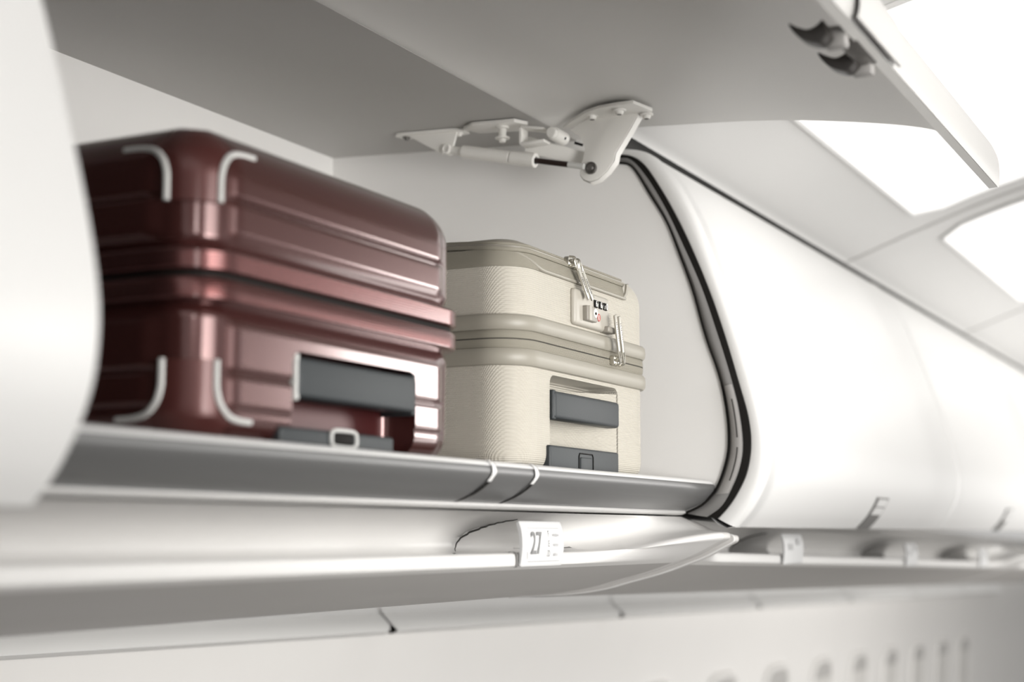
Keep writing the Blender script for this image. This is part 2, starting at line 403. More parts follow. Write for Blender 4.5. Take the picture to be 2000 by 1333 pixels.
mb.slab([(x, y, zc(y)) for x, y in mp], (0, 0, .0042))
dm = mb.build('damper_mount', M['bracket'], bin0, bevel=.001)
MB().slab([(XH-.009, 1.045, zc(1.045)), (XH-.009, .968, zc(.968)), (XH-.009, .975, .505), (XH-.009, .990, .501)], (.005, 0, 0)).build('mount_web', M['bracket'], dm, bevel=.001)
for yy in (1.050, 1.026, .968):
    MB().disc((XH-.001, yy, zc(yy)), (0, 0, -1), [(.0055, 0), (.005, .002), (.003, .0025), (.0028, .0045)]).build('screw', M['steel'] if yy > 1 else M['bracket'], dm)

# ------------------------------------------------------------------ closed bins
BX0 = XR+.003
bin1 = thing('overhead_bin', 'closed white overhead bin just right of the open bin', 'overhead bin', (BX0+PITCH/2, .95, .03), 'closed overhead bins')
LEN = PITCH-.008
lip = lambda t: [(a[0]*(1-t)+b[0]*t, a[1]*(1-t)+b[1]*t) for a, b in zip(INNr, OUTr)]
c_ = Vector((1.2, .25))
grow = lambda p, s: off2(p, s)
sgn = 1 if off2(OUTr, .01)[N//2][0] < OUTr[N//2][0] else -1
RIM = off2(OUTr, .0012*sgn)
rings = [(0.012, lip(-.4)), (0.0005, lip(0)), (0, lip(.08)), (0.0, lip(.55)), (.0018, lip(.8)), (.005, lip(.94)), (.011, RIM), (.026, RIM), (.0275, OUTr), (.06, OUTr)]
mb = MB()
mb.grid([[(BX0+x, y, z) for y, z in r] for x, r in rings]); mb.build('door_rim', M['white'], bin1, angle=70)
mb = MB(); rings = [(.06, OUTr), (.3, OUTr), (.6, OUTr), (.9, OUTr), (LEN-.004, OUTr), (LEN-.0012, lip(.93)), (LEN, lip(.75)), (LEN, lip(0))]
mb.grid([[(BX0+x, y, z) for y, z in r] for x, r in rings])
bottom = [[(BX0+x, *p) for p in (OUTr[-1], (.644, .0085), (.654, .0125), (.664, .021), (.70, .0285))] for x in (.0, LEN)]
mb.grid(bottom)
plabel(mb.build('door', M['white'], bin1, angle=70), 'closed white curved door')
body = [(.70, .0285)]+[(p[0]+.012, p[1]) for p in INNr[::-1] if p[1] > .03]+[(.800, .504), (.800, .548), (1.25, .56), (1.25, .0285)]
MB().prism(body, BX0+.004, BX0+LEN).build('body', M['shadow'], bin1, smooth=False)
# push latch low on the door
xa = BX0+.60
OUTd = resample(OUT, 480)
li = [i for i in range(480) if OUTd[i][1] < .0600]
P3 = off2(OUTd, .0025*sgn)
mb = MB(); mb.grid([[(xa+x, *(OUTd if e else P3)[i]) for i in li] for x, e in ((-.004, 1), (-.003, 0), (.066, 0), (.067, 1))])
lt = mb.build('latch', M['seal'], bin1); plabel(lt, 'grey latch strip')
P4 = off2(OUTd, .0040*sgn)
for z0_, z1_ in ((.0452, .0570), (.0330, .0447)):
    idx = [i for i in range(480) if z0_ < OUTd[i][1] < z1_]
    mb = MB(); mb.grid([[(xa+x, *(P3 if e else P4)[i]) for i in idx] for x, e in ((.002, 1), (.002, 0), (.057, 0), (.057, 1))])
    for e in (idx[0], idx[-1]):
        mb.grid([[(xa+.002, *P4[e]), (xa+.057, *P4[e])], [(xa+.002, *P3[e]), (xa+.057, *P3[e])]])
    mb.build('latch_button', M['white'], lt)
L1 = bin1.location.copy()
copy_thing(bin1, L1+Vector((-2*PITCH+.012, 0, .006)), 'closed white overhead bin left of the open bin, large and blurred', 'closed overhead bins')
copy_thing(bin1, L1+Vector((PITCH, 0, 0)), 'closed white overhead bin beyond the faint seam, at the right border', 'closed overhead bins')
copy_thing(bin1, L1+Vector((2*PITCH, 0, 0)), 'farthest closed white overhead bin, past the right border seam', 'closed overhead bins')

# ------------------------------------------------------------------ passenger service panels below the bins
COVE = yz([(.702, .0225), (.735, .0185), (.765, .009), (.782, -.005), (.778, -.0185), (.755, -.026), (.725, -.0265), (.705, -.024), (.699, -.0195), (.6935, -.0175), (.6895, -.0195), (.6885, -.025), (.6890, -.0300), (.6915, -.0312), (.705, -.0352)], 5)
NP = len(COVE)
HULL0 = [(.700, .0225), (.685, .0165), (.665, .0070), (.650, .0045), (.6395, .0030), (.6360, .0012), (.6352, -.0030), (.6375, -.0062), (.648, -.0115), (.672, -.0235), (.690, -.0305)]
RIBT = resample(yz(HULL0+[(.705, -.0352)], 5), NP)
SIGNS = (.418, 1.20, 1.9525)
PL = 2*PITCH
def psu(x0, label, group=None, SIGNS=SIGNS):
    t = thing('service_panel', label, 'service panel', (x0+PL/2, .8, -.03), group)
    Lp = PL-.009; xs = []
    x = .020
    while x < Lp-.025: xs.append(x); x += .0080
    xs.append(Lp-.0235)
    rx = .100; rings = []
    for x in xs:
        k = 1-sstep(Lp-.36, Lp-.022, x)
        k = min(k, sstep(-.01, .10, x))
        cx = min((q_+.085 for q_ in SIGNS), key=lambda c: abs(c-x))
        ring = []
        for j in range(NP):
            y = COVE[j][0]*k+RIBT[j][0]*(1-k); z = COVE[j][1]*k+RIBT[j][1]*(1-k)
            if j < NP*.52:       # scooped grip recess behind the row sign
                u = (x-cx)/rx; v = (z+.030)/.047
                r = u*u+v*v
                if r < 1: y += .11*math.sqrt(1-r)**.7
            ring.append((x0+x, y, z))
        rings.append(ring)
    MB().grid(rings).build('cove_panel', M['fascia'], t, angle=50)
    hull = yz(HULL0+[(.735, -.046), (.78, -.058), (.812, -.0665), (.86, -.0735), (.95, -.0800)], 5)
    for xa_, xb_ in ((.0003, .022), (Lp-.026, Lp)):
        MB().prism(hull+[(.95, .0225)], x0+xa_, x0+xb_).build('end_rib', M['rib'], t, angle=50, bevel=.0010)
    MB().tube([(x0+.0012, y-.0004, z-.0002) for y, z in hull[10:]], .0011, 6).build('rib_edge_highlight', M['white'], t)  # white tube paints in the light caught by the rib edge
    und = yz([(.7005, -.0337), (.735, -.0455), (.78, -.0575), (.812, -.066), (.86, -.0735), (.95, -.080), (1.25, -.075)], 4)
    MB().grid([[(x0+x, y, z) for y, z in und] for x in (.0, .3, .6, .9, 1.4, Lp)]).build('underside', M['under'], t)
    for q_ in SIGNS:
        cx = q_+.085; pts = []
        for k in range(25):
            a = PI*.96-PI*.40*k/24
            x = cx+rx*math.cos(a); z = -.030+.047*math.sin(a)
            if z < -.018: continue
            best = min(range(int(NP*.5)), key=lambda j: abs(COVE[j][1]-z))
            pts.append((x0+x, COVE[best][0]-.0012, z))
        MB().tube(pts, [.0003+.0007*math.sin(PI*(i+.5)/len(pts))**.6 for i in range(len(pts))], 6).build('recess_edge', M['shadow'], t)
        ri = [i for i in range(NP) if COVE[i][0] < .715 and i > NP*.5 and COVE[i][1] > -.0316]
        RO = off2(COVE, .0010)
        if RO[ri[len(ri)//2]][0] > COVE[ri[len(ri)//2]][0]: RO = off2(COVE, -.0010)
        MB().grid([[(x0+q_-.053+dx, *RO[i]) for i in ri] for dx in (0, .0040)]).build('rail_gap', M['seal'], t)
    return t
p0 = psu(XR+.002-PL, 'white service panel with grip recess under the open bin', None, (1.9525,))

def row_sign(x, label, number, group=None):
    t = thing('row_sign', label, 'row sign', (x, .683, -.01), group)
    prof = yz([(.6905, .0125), (.6890, .0135), (.6868, .0120), (.6840, .002), (.6832, -.012), (.6850, -.027), (.6862, -.0312)], 4)+[(.6880, -.0312), (.6872, -.027), (.6866, -.012), (.6875, .002)]
    w = .0475
    mb = MB(); c = (.69, -.009)
    mb.grid([[(x+dx, c[0]+(y-c[0])*k, c[1]+(z-c[1])*k) for y, z in prof] for dx, k in ((-w, .94), (-w+.0012, .985), (-w+.003, 1), (w-.003, 1), (w-.0012, .985), (w, .94))], True, True, True)
    mb.build('plate', M['signplate'], t, angle=45)
    Y = lambda z: .6832+((z+.012)/.0155)**2*.0010 if z < -.012 else .6832+((z+.012)/.014)**2*.0010
    ex = (1, 0, 0)
    def ey(z): return (0, (Y(z+.001)-Y(z-.001)), .002)
    # printed frame
    fr = []
    for (xa_, za), (xb_, zb) in (((-.034, .0065), (.036, .0065)), ((-.034, -.0265), (.036, -.0265)), ((-.0365, .004), (-.0365, -.024))):
        MB().bar((x+xa_, Y(za)-.0004, za), (x+xb_, Y(zb)-.0004, zb), (0, 0, 1) if xa_ != xb_ else (1, 0, 0), .0005, .0003).build('printed_line', M['inkpale'], t, smooth=False)
    zc = -.0095
    text('row_number', number, (x-.018, Y(zc)-.0003, zc), ex, ey(zc), .0315, M['ink'], t, sx=.80, bold=.01)
    for k, (s, wd) in enumerate((('F', 'window'), ('E', 'center'), ('D', 'aisle'))):
        z = .0005-k*.0098
        text('seat_letter', s, (x+.0108, Y(z)-.0004, z), ex, ey(z), .0090, M['ink'], t, sx=.75)
        text('seat_word', wd, (x+.0268, Y(z)-.0004, z-.0008), ex, ey(z), .0056, M['inkpale'], t, sx=.9, bold=.012)
    return t
row_sign(1.4035, 'white row sign 27 with seat letters F E D below the open bin', '27')

# the cabin curves gently: the panels beyond are laid a little lower
DR = math.radians(1.25)
p1 = psu(XR+.002, 'white service panel below the closed bins on the right', 'service panels under closed bins')
p1.rotation_euler = (0, DR, 0)
p1.location.z -= .003+math.sin(DR)*PL/2
p2 = copy_thing(p1, p1.location+Vector((PL, 0, -math.sin(DR)*PL)), 'farthest white service panel, past the right border', 'service panels under closed bins', (0, DR, 0))
def zdrop(x): return -.003-math.tan(DR)*max(0, x-XR)
def plain_sign(x, label):
    t = thing('row_sign', label, 'row sign', (x, .683, -.01+zdrop(x)), 'blurred row signs on the right')
    z0 = zdrop(x)
    prof = yz([(.6905, .0125), (.6890, .0135), (.6868, .0120), (.6840, .002), (.6832, -.012), (.6850, -.027), (.6862, -.0312)], 4)+[(.6880, -.0312), (.6872, -.027), (.6866, -.012), (.6875, .002)]
    w = .0475; c = (.69, -.009); mb = MB()
    mb.grid([[(x+dx, c[0]+(y-c[0])*k, z0+c[1]+(z-c[1])*k) for y, z in prof] for dx, k in ((-w, .94), (-w+.003, 1), (w-.003, 1), (w, .94))], True, True, True)
    mb.build('plate', M['signplate'], t, angle=45)
    for xx, ww, zz in ((-.02, .022, -.006), (.02, .018, .001)):
        MB().bar((x+xx-ww/2, .6826, z0+zz), (x+xx+ww/2, .6826, z0+zz), (0, 0, 1), .009, .0003).build('printed_mark', M['inkpale'], t, smooth=False)
plain_sign(2.262, 'blurred white row sign, first one right of the open bin')
plain_sign(3.044, 'blurred white row sign, second one right of the open bin')
plain_sign(3.7965, 'blurred white row sign, third one right of the open bin')

# ------------------------------------------------------------------ suitcases
class Shell:
    def __init__(s, x0, x1, y0, y1, z0, z1, rc, rt, rb, n=44, rtv=None, taper=0.0):
        s.__dict__.update(x0=x0, x1=x1, y0=y0, y1=y1, z0=z0, z1=z1, rc=rc, rt=rt, rb=rb, n=n, rtv=rtv or rt, taper=taper)
    def inset(s, z):
        d = 0
        if z > s.z1-s.rtv: t = min(1, (z-(s.z1-s.rtv))/s.rtv); d = s.rt*(1-math.sqrt(max(0, 1-t*t)))
        if z < s.z0+s.rb: t = min(1, ((s.z0+s.rb)-z)/s.rb); d = max(d, s.rb*(1-math.sqrt(max(0, 1-t*t))))
        return d
    def loop(s, d, nx=60, ny=60):       # ordered: front-left corner, front, front-right corner, right side, back, left side
        x0, x1, y0, y1 = s.x0+d, s.x1-d, s.y0+d, s.y1-d; r = max(s.rc-d, .012)
        P = []; Nn = []
        def arc(cx, cy, a0):
            for k in range(13):
                a = a0+PI/2*k/12; P.append((cx+r*math.cos(a), cy+r*math.sin(a))); Nn.append((math.cos(a), math.sin(a)))
        def line(a, b, m, nn):
            for k in range(1, m):
                t = k/m; P.append((a[0]+(b[0]-a[0])*t, a[1]+(b[1]-a[1])*t)); Nn.append(nn)
        arc(x0+r, y0+r, PI); line((x0+r, y0), (x1-r, y0), nx, (0, -1))
        arc(x1-r, y0+r, -PI/2); line((x1, y0+r), (x1, y1-r), ny, (1, 0))
        arc(x1-r, y1-r, 0); line((x1-r, y1), (x0+r, y1), nx, (0, 1))
        arc(x0+r, y1-r, PI/2); line((x0, y1-r), (x0, y0+r), ny, (-1, 0))
        return P, Nn
    def at(s, a, z, out=0.0, left=True):   # a = arc length from the middle of the front corner, positive along the front
        P, Nn = s.loop(s.inset(z)-out); n = len(P); i = 6
        if not left: i = 13+59+6
        a = a if left else -a
        step = 1 if a >= 0 else -1; rem = abs(a)
        while True:
            j = (i+step) % n; seg = math.hypot(P[j][0]-P[i][0], P[j][1]-P[i][1])
            if seg >= rem or seg == 0 and rem == 0:
                t = rem/seg if seg else 0
                return (P[i][0]+(P[j][0]-P[i][0])*t, P[i][1]+(P[j][1]-P[i][1])*t, z)
            rem -= seg; i = j
    def build(s, name, m, parent, zs, off=None, cap0=True, cap1=True):
        rings = []
        for z in zs:
            P, Nn = s.loop(s.inset(z)); ring = []
            for (x, y), (nx, ny) in zip(P, Nn):
                o = off(x, y, z, nx, ny) if off else 0
                ring.append((x+nx*o, y+ny*o, z))
            rings.append(ring)
        return MB().grid(rings, True, cap0, cap1).build(name, m, parent, angle=40)
    def band(s, name, m, parent, prof, bev=None):     # prof = closed list of (out, z)
        rings = []
        for o, z in prof:
            P, Nn = s.loop(-o); rings.append([(x, y, z) for x, y in P])
        return MB().loop_grid(rings, closed=True).build(name, m, parent, angle=40)
def zlist(z0, z1, rb, rt, n=40):
    out = []
    for k in range(11): out.append(z0+rb*(1-math.cos(PI/2*k/10)) if rb else z0)
    for k in range(1, n): out.append(z0+rb+(z1-rt-z0-rb)*k/n)
    for k in range(11): out.append(z1-rt+rt*math.sin(PI/2*k/10) if rt else z1)
    r = []
    for z in out:
        if not r or z-r[-1] > 1e-6: r.append(z)
    return r
def rbox(x0, x1, y0, y1, z0, z1, r, m, name='cutter', parent=None, seg=4):
    return MB().box((x0, y0, z0), (x1, y1, z1)).build(name, m, parent, bevel=r, seg=seg)

# ---- red hard-shell case
red = thing('suitcase', 'glossy dark red ribbed hard-shell suitcase lying flat at the left', 'suitcase', (1.055, .95, .0615))
RX0, RX1, RY0, RY1 = .858, 1.243, .692, 1.215
S = Shell(RX0, RX1, RY0, RY1, .0615, .304, .034, .042, .030)
ZM = .1865
def groove(z, c, w, d): return -d*math.exp(-((z-c)/w)**2)
def red_off(x, y, z, nx, ny):
    o = 0.0
    if z > ZM: rel = z-ZM
    else: rel = ZM-z
    # concave flange next to the frame
    if rel < .030: o -= .0045*(1-sstep(.018, .030, rel))
    # ridge steps on the flat panels, absent on the corner columns
    flat = max(abs(nx), abs(ny)); pan = sstep(.90, .999, flat)
    if pan > 0:
        if abs(ny) > abs(nx): e = min(x-(RX0+.034), (RX1-.034)-x)
        else: e = min(y-(RY0+.034), (RY1-.034)-y)
        pan = sstep(0, .008, e)
        o += pan*.0035*sstep(.026, .036, rel)
        o += pan*(groove(z, .2455, .0022, .0028)+groove(z, .272, .0022, .0028)+groove(z, .117, .0022, .003)+groove(z, .090, .0022, .003))
    if z < .150 and nx > .3: o -= (.150-z)*.34*sstep(.3, .8, nx)
    return o
lower = S.build('lower_shell', M['red'], red, zlist(.0615, .168, .030, 0, 50), red_off)
upper = S.build('upper_shell', M['red'], red, zlist(.205, .304, 0, .042, 46), red_off)
# recess for the handles
c1 = rbox(.972, 1.158, .670, .722, .050, .1415, .010, M['redinner'])
boolean(lower, [c1])
rec = MB().box((.9725, .7205, .066), (1.1575, .7235, .140)).build('handle_recess', M['redinner'], red)
S.band('upper_frame', M['redframe'], red, [(.0, .1885), (.0065, .189), (.0085, .1908), (.0085, .2030), (.0065, .2052), (-.004, .2062), (-.012, .206), (-.012, .1885)])
S.band('lower_frame', M['redframe'], red, [(.0, .1672), (.0065, .1675), (.0085, .1692), (.0085, .1815), (.0065, .1842), (.0, .185), (-.012, .185), (-.012, .166), (-.004, .166)])
S.band('frame_gap', M['black'], red, [(.0035, .1845), (.0035, .189), (-.012, .189), (-.012, .1845)])
# corner guards with pale piping, four on the near end
for left in (True, False):
    for top in (True, False):
        Z = (lambda z: z) if top else (lambda z: .3655-z)
        w = .0215
        if not left: continue
        edges = []
        for sg_ in (-1, 1):
            w = .0180 if sg_ > 0 else .0225
            pts = [(sg_*w, .2405), (sg_*w, .252), (sg_*(w+.0005), .262), (sg_*(w+.004), .272), (sg_*(w+.012), .2795), (sg_*(w+.024), .2825), (sg_*(w+.040), .2832)]
            path = catmull([(a, b, 0) for a, b in pts], 6)
            if sg_ > 0 and not left: pass
            edges.append(path)
        guard_rings = []
        ml = min(len(edges[0]), len(edges[1]))
        for k in range(ml):
            a0, z = edges[0][k][0], edges[0][k][1]; a1 = edges[1][k][0]
            guard_rings.append([S.at(a0+(a1-a0)*j/14, Z(z), .0026, left) for j in range(15)])
        topz = .2965
        for zz in (.287, .291, .295, .2985):
            a0 = -(w+.040); a1 = w+.040
            guard_rings.append([S.at(a0+(a1-a0)*j/14, Z(zz), .0022, left) for j in range(15)])
        g = MB().grid(guard_rings).build('corner_guard', M['redguard'], red)
        for path in edges:
            MB().tube([S.at(p[0], Z(p[1]), .0028, left) for p in path], .0025, 8).build('guard_piping', M['trim'], g)
# grab handle and telescopic handle
gh = rbox(.9765, 1.1545, .6855, .709, .1055, .1375, .004, M['graphite'], 'grab_handle', red)
rbox(.9745, .9800, .687, .7215, .103, .140, .002, M['trim'], 'handle_end', gh)
rbox(1.1505, 1.156, .687, .7215, .103, .140, .002, M['graphite'], 'handle_end', gh)
tp = rbox(.956, 1.121, .6875, .712, .0625, .0825, .003, M['graphite'], 'telescopic_handle', red)
mb = MB(); rp = []
for k in range(32):
    a = 2*PI*k/32; rp.append((1.0425+.0185*(abs(math.cos(a))**.5)*math.copysign(1, math.cos(a)), .6868, .0765+.0068*(abs(math.sin(a))**.5)*math.copysign(1, math.sin(a))))
mb.tube(rp+[rp[0]], .0017, 8, False)
plabel(mb.build('button_ring', M['trim'], tp), 'pale metal ring round the release button')
rbox(1.028, 1.057, .6865, .692, .0715, .0815, .002, M['black'], 'release_button', tp)

# ---- beige case
bei = thing('suitcase', 'matte beige zipped suitcase with combination lock lying flat at the right', 'suitcase', (1.545, .95, .0615))
BX, BX1, BY, BY1 = 1.366, 1.722, .695, 1.215
B = Shell(BX, BX1, BY, BY1, .0615, .307, .040, .040, .022, rtv=.036)
def bei_off(x, y, z, nx, ny):
    return -.0015*(1-sstep(.010, .03, abs(z-.196)-.012))
blow = B.build('lower_shell', M['beige'], bei, zlist(.0615, .173, .022, 0, 30))
bup = B.build('upper_shell', M['beige'], bei, zlist(.220, .307, 0, .036, 26))
# flared handle recess, deep at the middle
c1 = rbox(1.442, 1.622, .670, .735, .050, .1665, .010, M['beige'], seg=5)
boolean(blow, [c1])
mb = MB()      # slanted inner walls of the recess
mb.grid([[(1.442, .7345, z), (1.56, .7345, z), (1.585, .722, z), (1.6215, .6965, z)] for z in (.066, .10, .13, .16)])
mb.build('recess_lining', M['beige'], bei)
B.band('lower_band', M['beigeband'], bei, [(.0, .1705), (.0040, .1712), (.0062, .1740), (.0068, .1800), (.0062, .1855), (.0040, .1880), (.0, .1885), (-.01, .1885), (-.01, .1705)])
B.band('upper_band', M['beigeband'], bei, [(.0, .2065), (.0040, .2070), (.0062, .2095), (.0068, .2150), (.0062, .2205), (.0040, .2228), (.0, .2235), (-.01, .2235), (-.01, .2065)])
zt_ = B.band('zipper_tape', M['tape'], bei, [(.0008, .187), (.0030, .1900), (.0036, .1935), (.0036, .1968), (.0024, .1976), (.0036, .1984), (.0036, .2020), (.0030, .2055), (.0008, .2075), (-.01, .2075), (-.01, .187)])
B.band('zipper_seam', M['shadow'], zt_, [(.0032, .1972), (.0038, .1976), (.0032, .1980), (.002, .1976)])
# zipped pocket along the top front edge
aR = 1.640-(BX+.040)+.040*PI/4        # arc length to the right end of the pocket
def along(z, out, a0=-.20, a1=aR, n=70): return [B.at(a0+(a1-a0)*k/n, z, out) for k in range(n+1)]
def sweep(prof, name, m, parent, a0=-.20, a1=None):
    rings = [along(z, o, a0, a1 or aR) for o, z in prof]
    return MB().grid(rings).build(name, m, parent, angle=50)
pk = sweep([(.0004, .2725), (.0022, .2745), (.0026, .277), (.0030, .280), (.0034, .2860), (.0040, .2890), (.0042, .291)], 'pocket_panel', M['tape'], bei, -.10)
n_ = 70
def rise(k): return sstep(0, .28, k/n_)        # the seam climbs to the top at the left corner
MB().tube([B.at(-.03+(aR+.004+.03)*k/n_, .2965-.0225*rise(k), .0020) for k in range(n_+1)], .0019, 8).build('pocket_piping', M['beigeband'], pk)
for zz, o, r in ((.2905, .0050, .0026), (.2960, .0056, .0026)):
    MB().tube([B.at(-.09+(aR+.09)*k/n_, min(.3035, zz+.006*(1-rise(k))), o) for k in range(n_+1)], r, 8).build('pocket_zipper', M['tape'], pk)
MB().tube([B.at(-.09+(aR-.004+.09)*k/n_, .2936+.007*(1-rise(k)), .0066) for k in range(n_+1)], .0009, 6).build('zipper_teeth', M['lockdark'], pk)
sweep([(.0062, .2985), (.0070, .3005), (.0050, .3040), (-.004, .3068), (-.02, .3080)], 'pocket_flap', M['beigeband'], pk, -.12)
pe = [(1.638, BY-.0005, .2735), (1.6400, BY-.004, .280), (1.6390, BY-.0055, .287), (1.6380, BY-.006, .2905)]
MB().tube(pe, .0022, 8).build('pocket_end', M['beigeband'], pk)
# combination lock
lk = rbox(1.494, 1.588, BY-.0060, BY+.003, .2265, .2665, .0048, M['lock'], 'combination_lock', bei)
LY = BY-.0060
lb = rbox(1.5135, 1.5400, LY-.0060, LY+.001, .2325, .2490, .0015, M['lockdark'], 'lock_button', lk)
rbox(1.5165, 1.5225, LY-.0074, LY-.004, .2325, .2490, .0010, M['lock'], 'button_ridge', lk)
MB().disc((1.5345, LY-.0058, .2425), (0, -1, 0), [(.0052, 0), (.0050, .0008), (.0038, .0009), (.0036, .0003)]).build('key_hole', M['digit'], lk)
MB().disc((1.5345, LY-.0062, .2420), (0, -1, 0), [(.0016, 0), (.0015, .0008)]).build('key_slot', M['black'], lk)
for k, s_ in enumerate(('6', '6', '0')):
    x = 1.5475+k*.0128; z = .2548+.0012*k*0
    rbox(x-.0046, x+.0046, LY-.0016, LY+.002, z-.0040, z+.0044, .001, M['black'], 'number_wheel', lk)
    text('wheel_digit', s_, (x-.0012 if k < 2 else x+.0016, LY-.0020, z), (1, 0, 0), (0, 0, 1), (.0094), M['digit'], lk, sx=.9, bold=.025)
    MB().bar((x+(.0028 if k < 2 else -.0036), LY-.0019, z-.003), (x+(.0040 if k < 2 else -.0026), LY-.0019, z+.001), (1, 0, 0), .0008, .0003).build('wheel_digit', M['digit'], lk)
mb = MB(); rp = [(1.5555+.0030*math.cos(2*PI*k/24), LY-.0008, .2405+.0040*math.sin(2*PI*k/24)) for k in range(25)]
mb.tube(rp, .0004, 6, False); mb.build('red_emblem', M['logored'], lk)
MB().slab([(1.5555, LY-.0006, .2438), (1.5535, LY-.0006, .2405), (1.5555, LY-.0006, .2372), (1.5575, LY-.0006, .2405)], (0, -.0003, 0)).build('red_emblem', M['digit'], lk)
MB().slab([(1.5555, LY-.0010, .2420), (1.5545, LY-.0010, .2395), (1.5565, LY-.0010, .2395)], (0, -.0002, 0)).build('red_emblem', M['logored'], lk)
# zipper pulls, a pair on the pocket and a pair on the main zipper
def pull(x, zs, ytop, p_end, dirz, dx):
    sl = rbox(x-.0048, x+.0048, ytop-.006, ytop+.001, zs-.0052, zs+.0052, .0018, M['pull'], 'zipper_slider', bei)
    br = [(x, ytop-.004, zs+.0055), (x, ytop-.0100, zs+.0040), (x, ytop-.0112, zs), (x, ytop-.0100, zs-.0040), (x, ytop-.004, zs-.0055)]
    MB().tube(catmull(br, 4), .0012, 8).build('slider_bridge', M['pull'], sl)
    MB().tube([(x-.0058, ytop-.0085, zs), (x+.0058, ytop-.0085, zs)], .0016, 8).build('slider_bridge', M['pull'], sl)
    a = Vector((x, ytop-.0108, zs)); e = Vector(p_end); d_ = (e-a).normalized()
    sd = Vector((1, 0, 0)); sd = (sd-d_*sd.dot(d_)).normalized()
    s0 = a+d_*.010
    tb = MB().bar(s0, e, sd, .0075, .0022).build('pull_tab', M['pull'], sl, bevel=.0007)
    ring = [a+d_*(.005+.0075*math.cos(t))+sd*.0027*math.sin(t) for t in [2*PI*k/20 for k in range(21)]]
    MB().tube(ring, .0010, 8, False).build('pull_ring', M['pull'], sl)
    nn = d_.cross(sd).normalized()
    if nn.y > 0: nn = -nn
    mb = MB()
    for k in range(9):
        c = s0+(e-s0)*(.30+.062*k)+nn*.0012
        mb.bar(c-d_*.0008, c+d_*.0008*(1 if k % 2 else .4), sd, .0016+.0006*(k % 3), .0003)
    mb.build('pull_engraving', M['steel'], sl, smooth=False)
pull(1.4905, .2945, BY+.003, (1.5150, BY-.0125, .2565), -1, .02)
pull(1.5015, .2935, BY+.003, (1.5262, BY-.0125, .2565), -1, .02)
pull(1.5960, .1965, BY-.004, (1.5790, BY-.0160, .2460), 1, -.02)
pull(1.6075, .1965, BY-.004, (1.5905, BY-.0160, .2460), 1, -.02)
rbox(1.5720, 1.5945, BY-.0115, BY+.002, .2260, .2330, .002, M['lockdark'], 'pull_dock', lk)
# handles of the beige case
gh = rbox(1.4445, 1.6165, .6900, .7080, .1205, .1500, .0042, M['graphite'], 'grab_handle', bei)
rbox(1.4435, 1.4515, .6915, .7300, .1195, .151, .002, M['graphite'], 'handle_end', gh)
tp = rbox(1.4335, 1.6140, .6905, .7150, .0625, .0925, .0025, M['graphite'], 'telescopic_handle', bei)
mb = MB(); f = [(1.5045, .0625), (1.5045, .0835), (1.5065, .0868), (1.5395, .0868), (1.5415, .0835), (1.5415, .0625)]
mb.tube([(x, .6902, z) for x, z in f], .0007, 6); mb.build('button_groove', M['black'], tp)
rbox(1.5085, 1.5375, .6892, .695, .0625, .0828, .0012, M['graphite'], 'release_button', tp)

# ------------------------------------------------------------------ ceiling, lights, sidewall, floor
CEIL = yz([(.7765, .5305), (.768, .5365), (.74, .546), (.62, .590), (.45, .645), (.2, .70), (-.1, .73), (-.6, .74), (-1.3, .72)], 6)
Xa, Xb = -1.2, 16.0
CEILO = [p for p in CEIL if p[0] < .625]         # stops short of the raised door
mb = MB()
for xa_, xb_, cc in ((Xa, XL+.014, CEIL), (XL+.014, XR+.002, CEILO), (XR+.002, Xb, CEIL)):
    mb.grid([[(x, y, z) for y, z in cc] for x in (xa_, xb_)]); mb.grid([[(x, y, z+.02) for y, z in cc] for x in (xa_, xb_)])
struct(mb.build('ceiling', M['ceil'], None))
CL = [p for p in CEIL if p[0] <= .625]
def ceil_at(y):
    for a, b in zip(CEIL, CEIL[1:]):
        if b[0] <= y <= a[0]:
            t = (a[0]-y)/(a[0]-b[0]); return a[1]+(b[1]-a[1])*t
    return CEIL[-1][1]
def light(x0, x1, label):
    t = thing('ceiling_light', label, 'ceiling light', ((x0+x1)/2, .1, ceil_at(.1)), 'ceiling light panels')
    y0, y1, r = -.55, .615, .05; n = 24; rings = []
    for k in range(n+1):
        y = y0+(y1-y0)*k/n; e = min(y-y0, y1-y); ins = 0
        if e < r: ins = r-math.sqrt(max(0, r*r-(r-e)**2))
        rings.append([(x0+ins+(x1-x0-2*ins)*j/6, y, ceil_at(y)-.003) for j in range(7)])
    MB().grid(rings).build('diffuser', M['light'], t)
    # frame round the diffuser
    edge = [r_[0] for r_ in rings]+[r_[-1] for r_ in rings[::-1]]
    MB().tube(edge+[edge[0]], .004, 6, False).build('frame', M['ceil'], t)
light(1.846, 2.875, 'bright ceiling light panel right of the raised door')
light(3.035, 4.07, 'bright ceiling light panel beyond the ceiling seam at the right border')
light(.65, 1.68, 'bright ceiling light panel in the top right corner, above the raised door')
light(-.55, .49, 'bright ceiling light panel above the blurred left bin')
light(4.23, 5.26, 'farthest bright ceiling light panel past the right border')
for i, x in enumerate((.57, 1.763, 2.955, 4.15)):
    struct(MB().tube([(x, y, z-.001) for y, z in (CEILO if abs(x-1.763) < .1 else CEIL)], .0035, 6).build('trim_%d' % (i+1), M['fascia'], None))
WY = 1.40; WR = -.021
wz = lambda x: -.126+WR*(x-2.29)
WALL = [(1.30, .10), (1.40, -.06), (1.405, -.16), (1.445, -.40), (1.46, -.75), (1.44, -1.2), (1.38, -1.62)]
WALLp = yz(WALL, 6)
mb = MB(); mb.grid([[(x, y, z+(WR*(x-2.29) if z > -1 else 0)) for y, z in WALLp] for x in (Xa, 2, 4, 8, Xb)])
struct(mb.build('wall_left', M['wallm'], None))
x = .385-.96-.115; i = 5
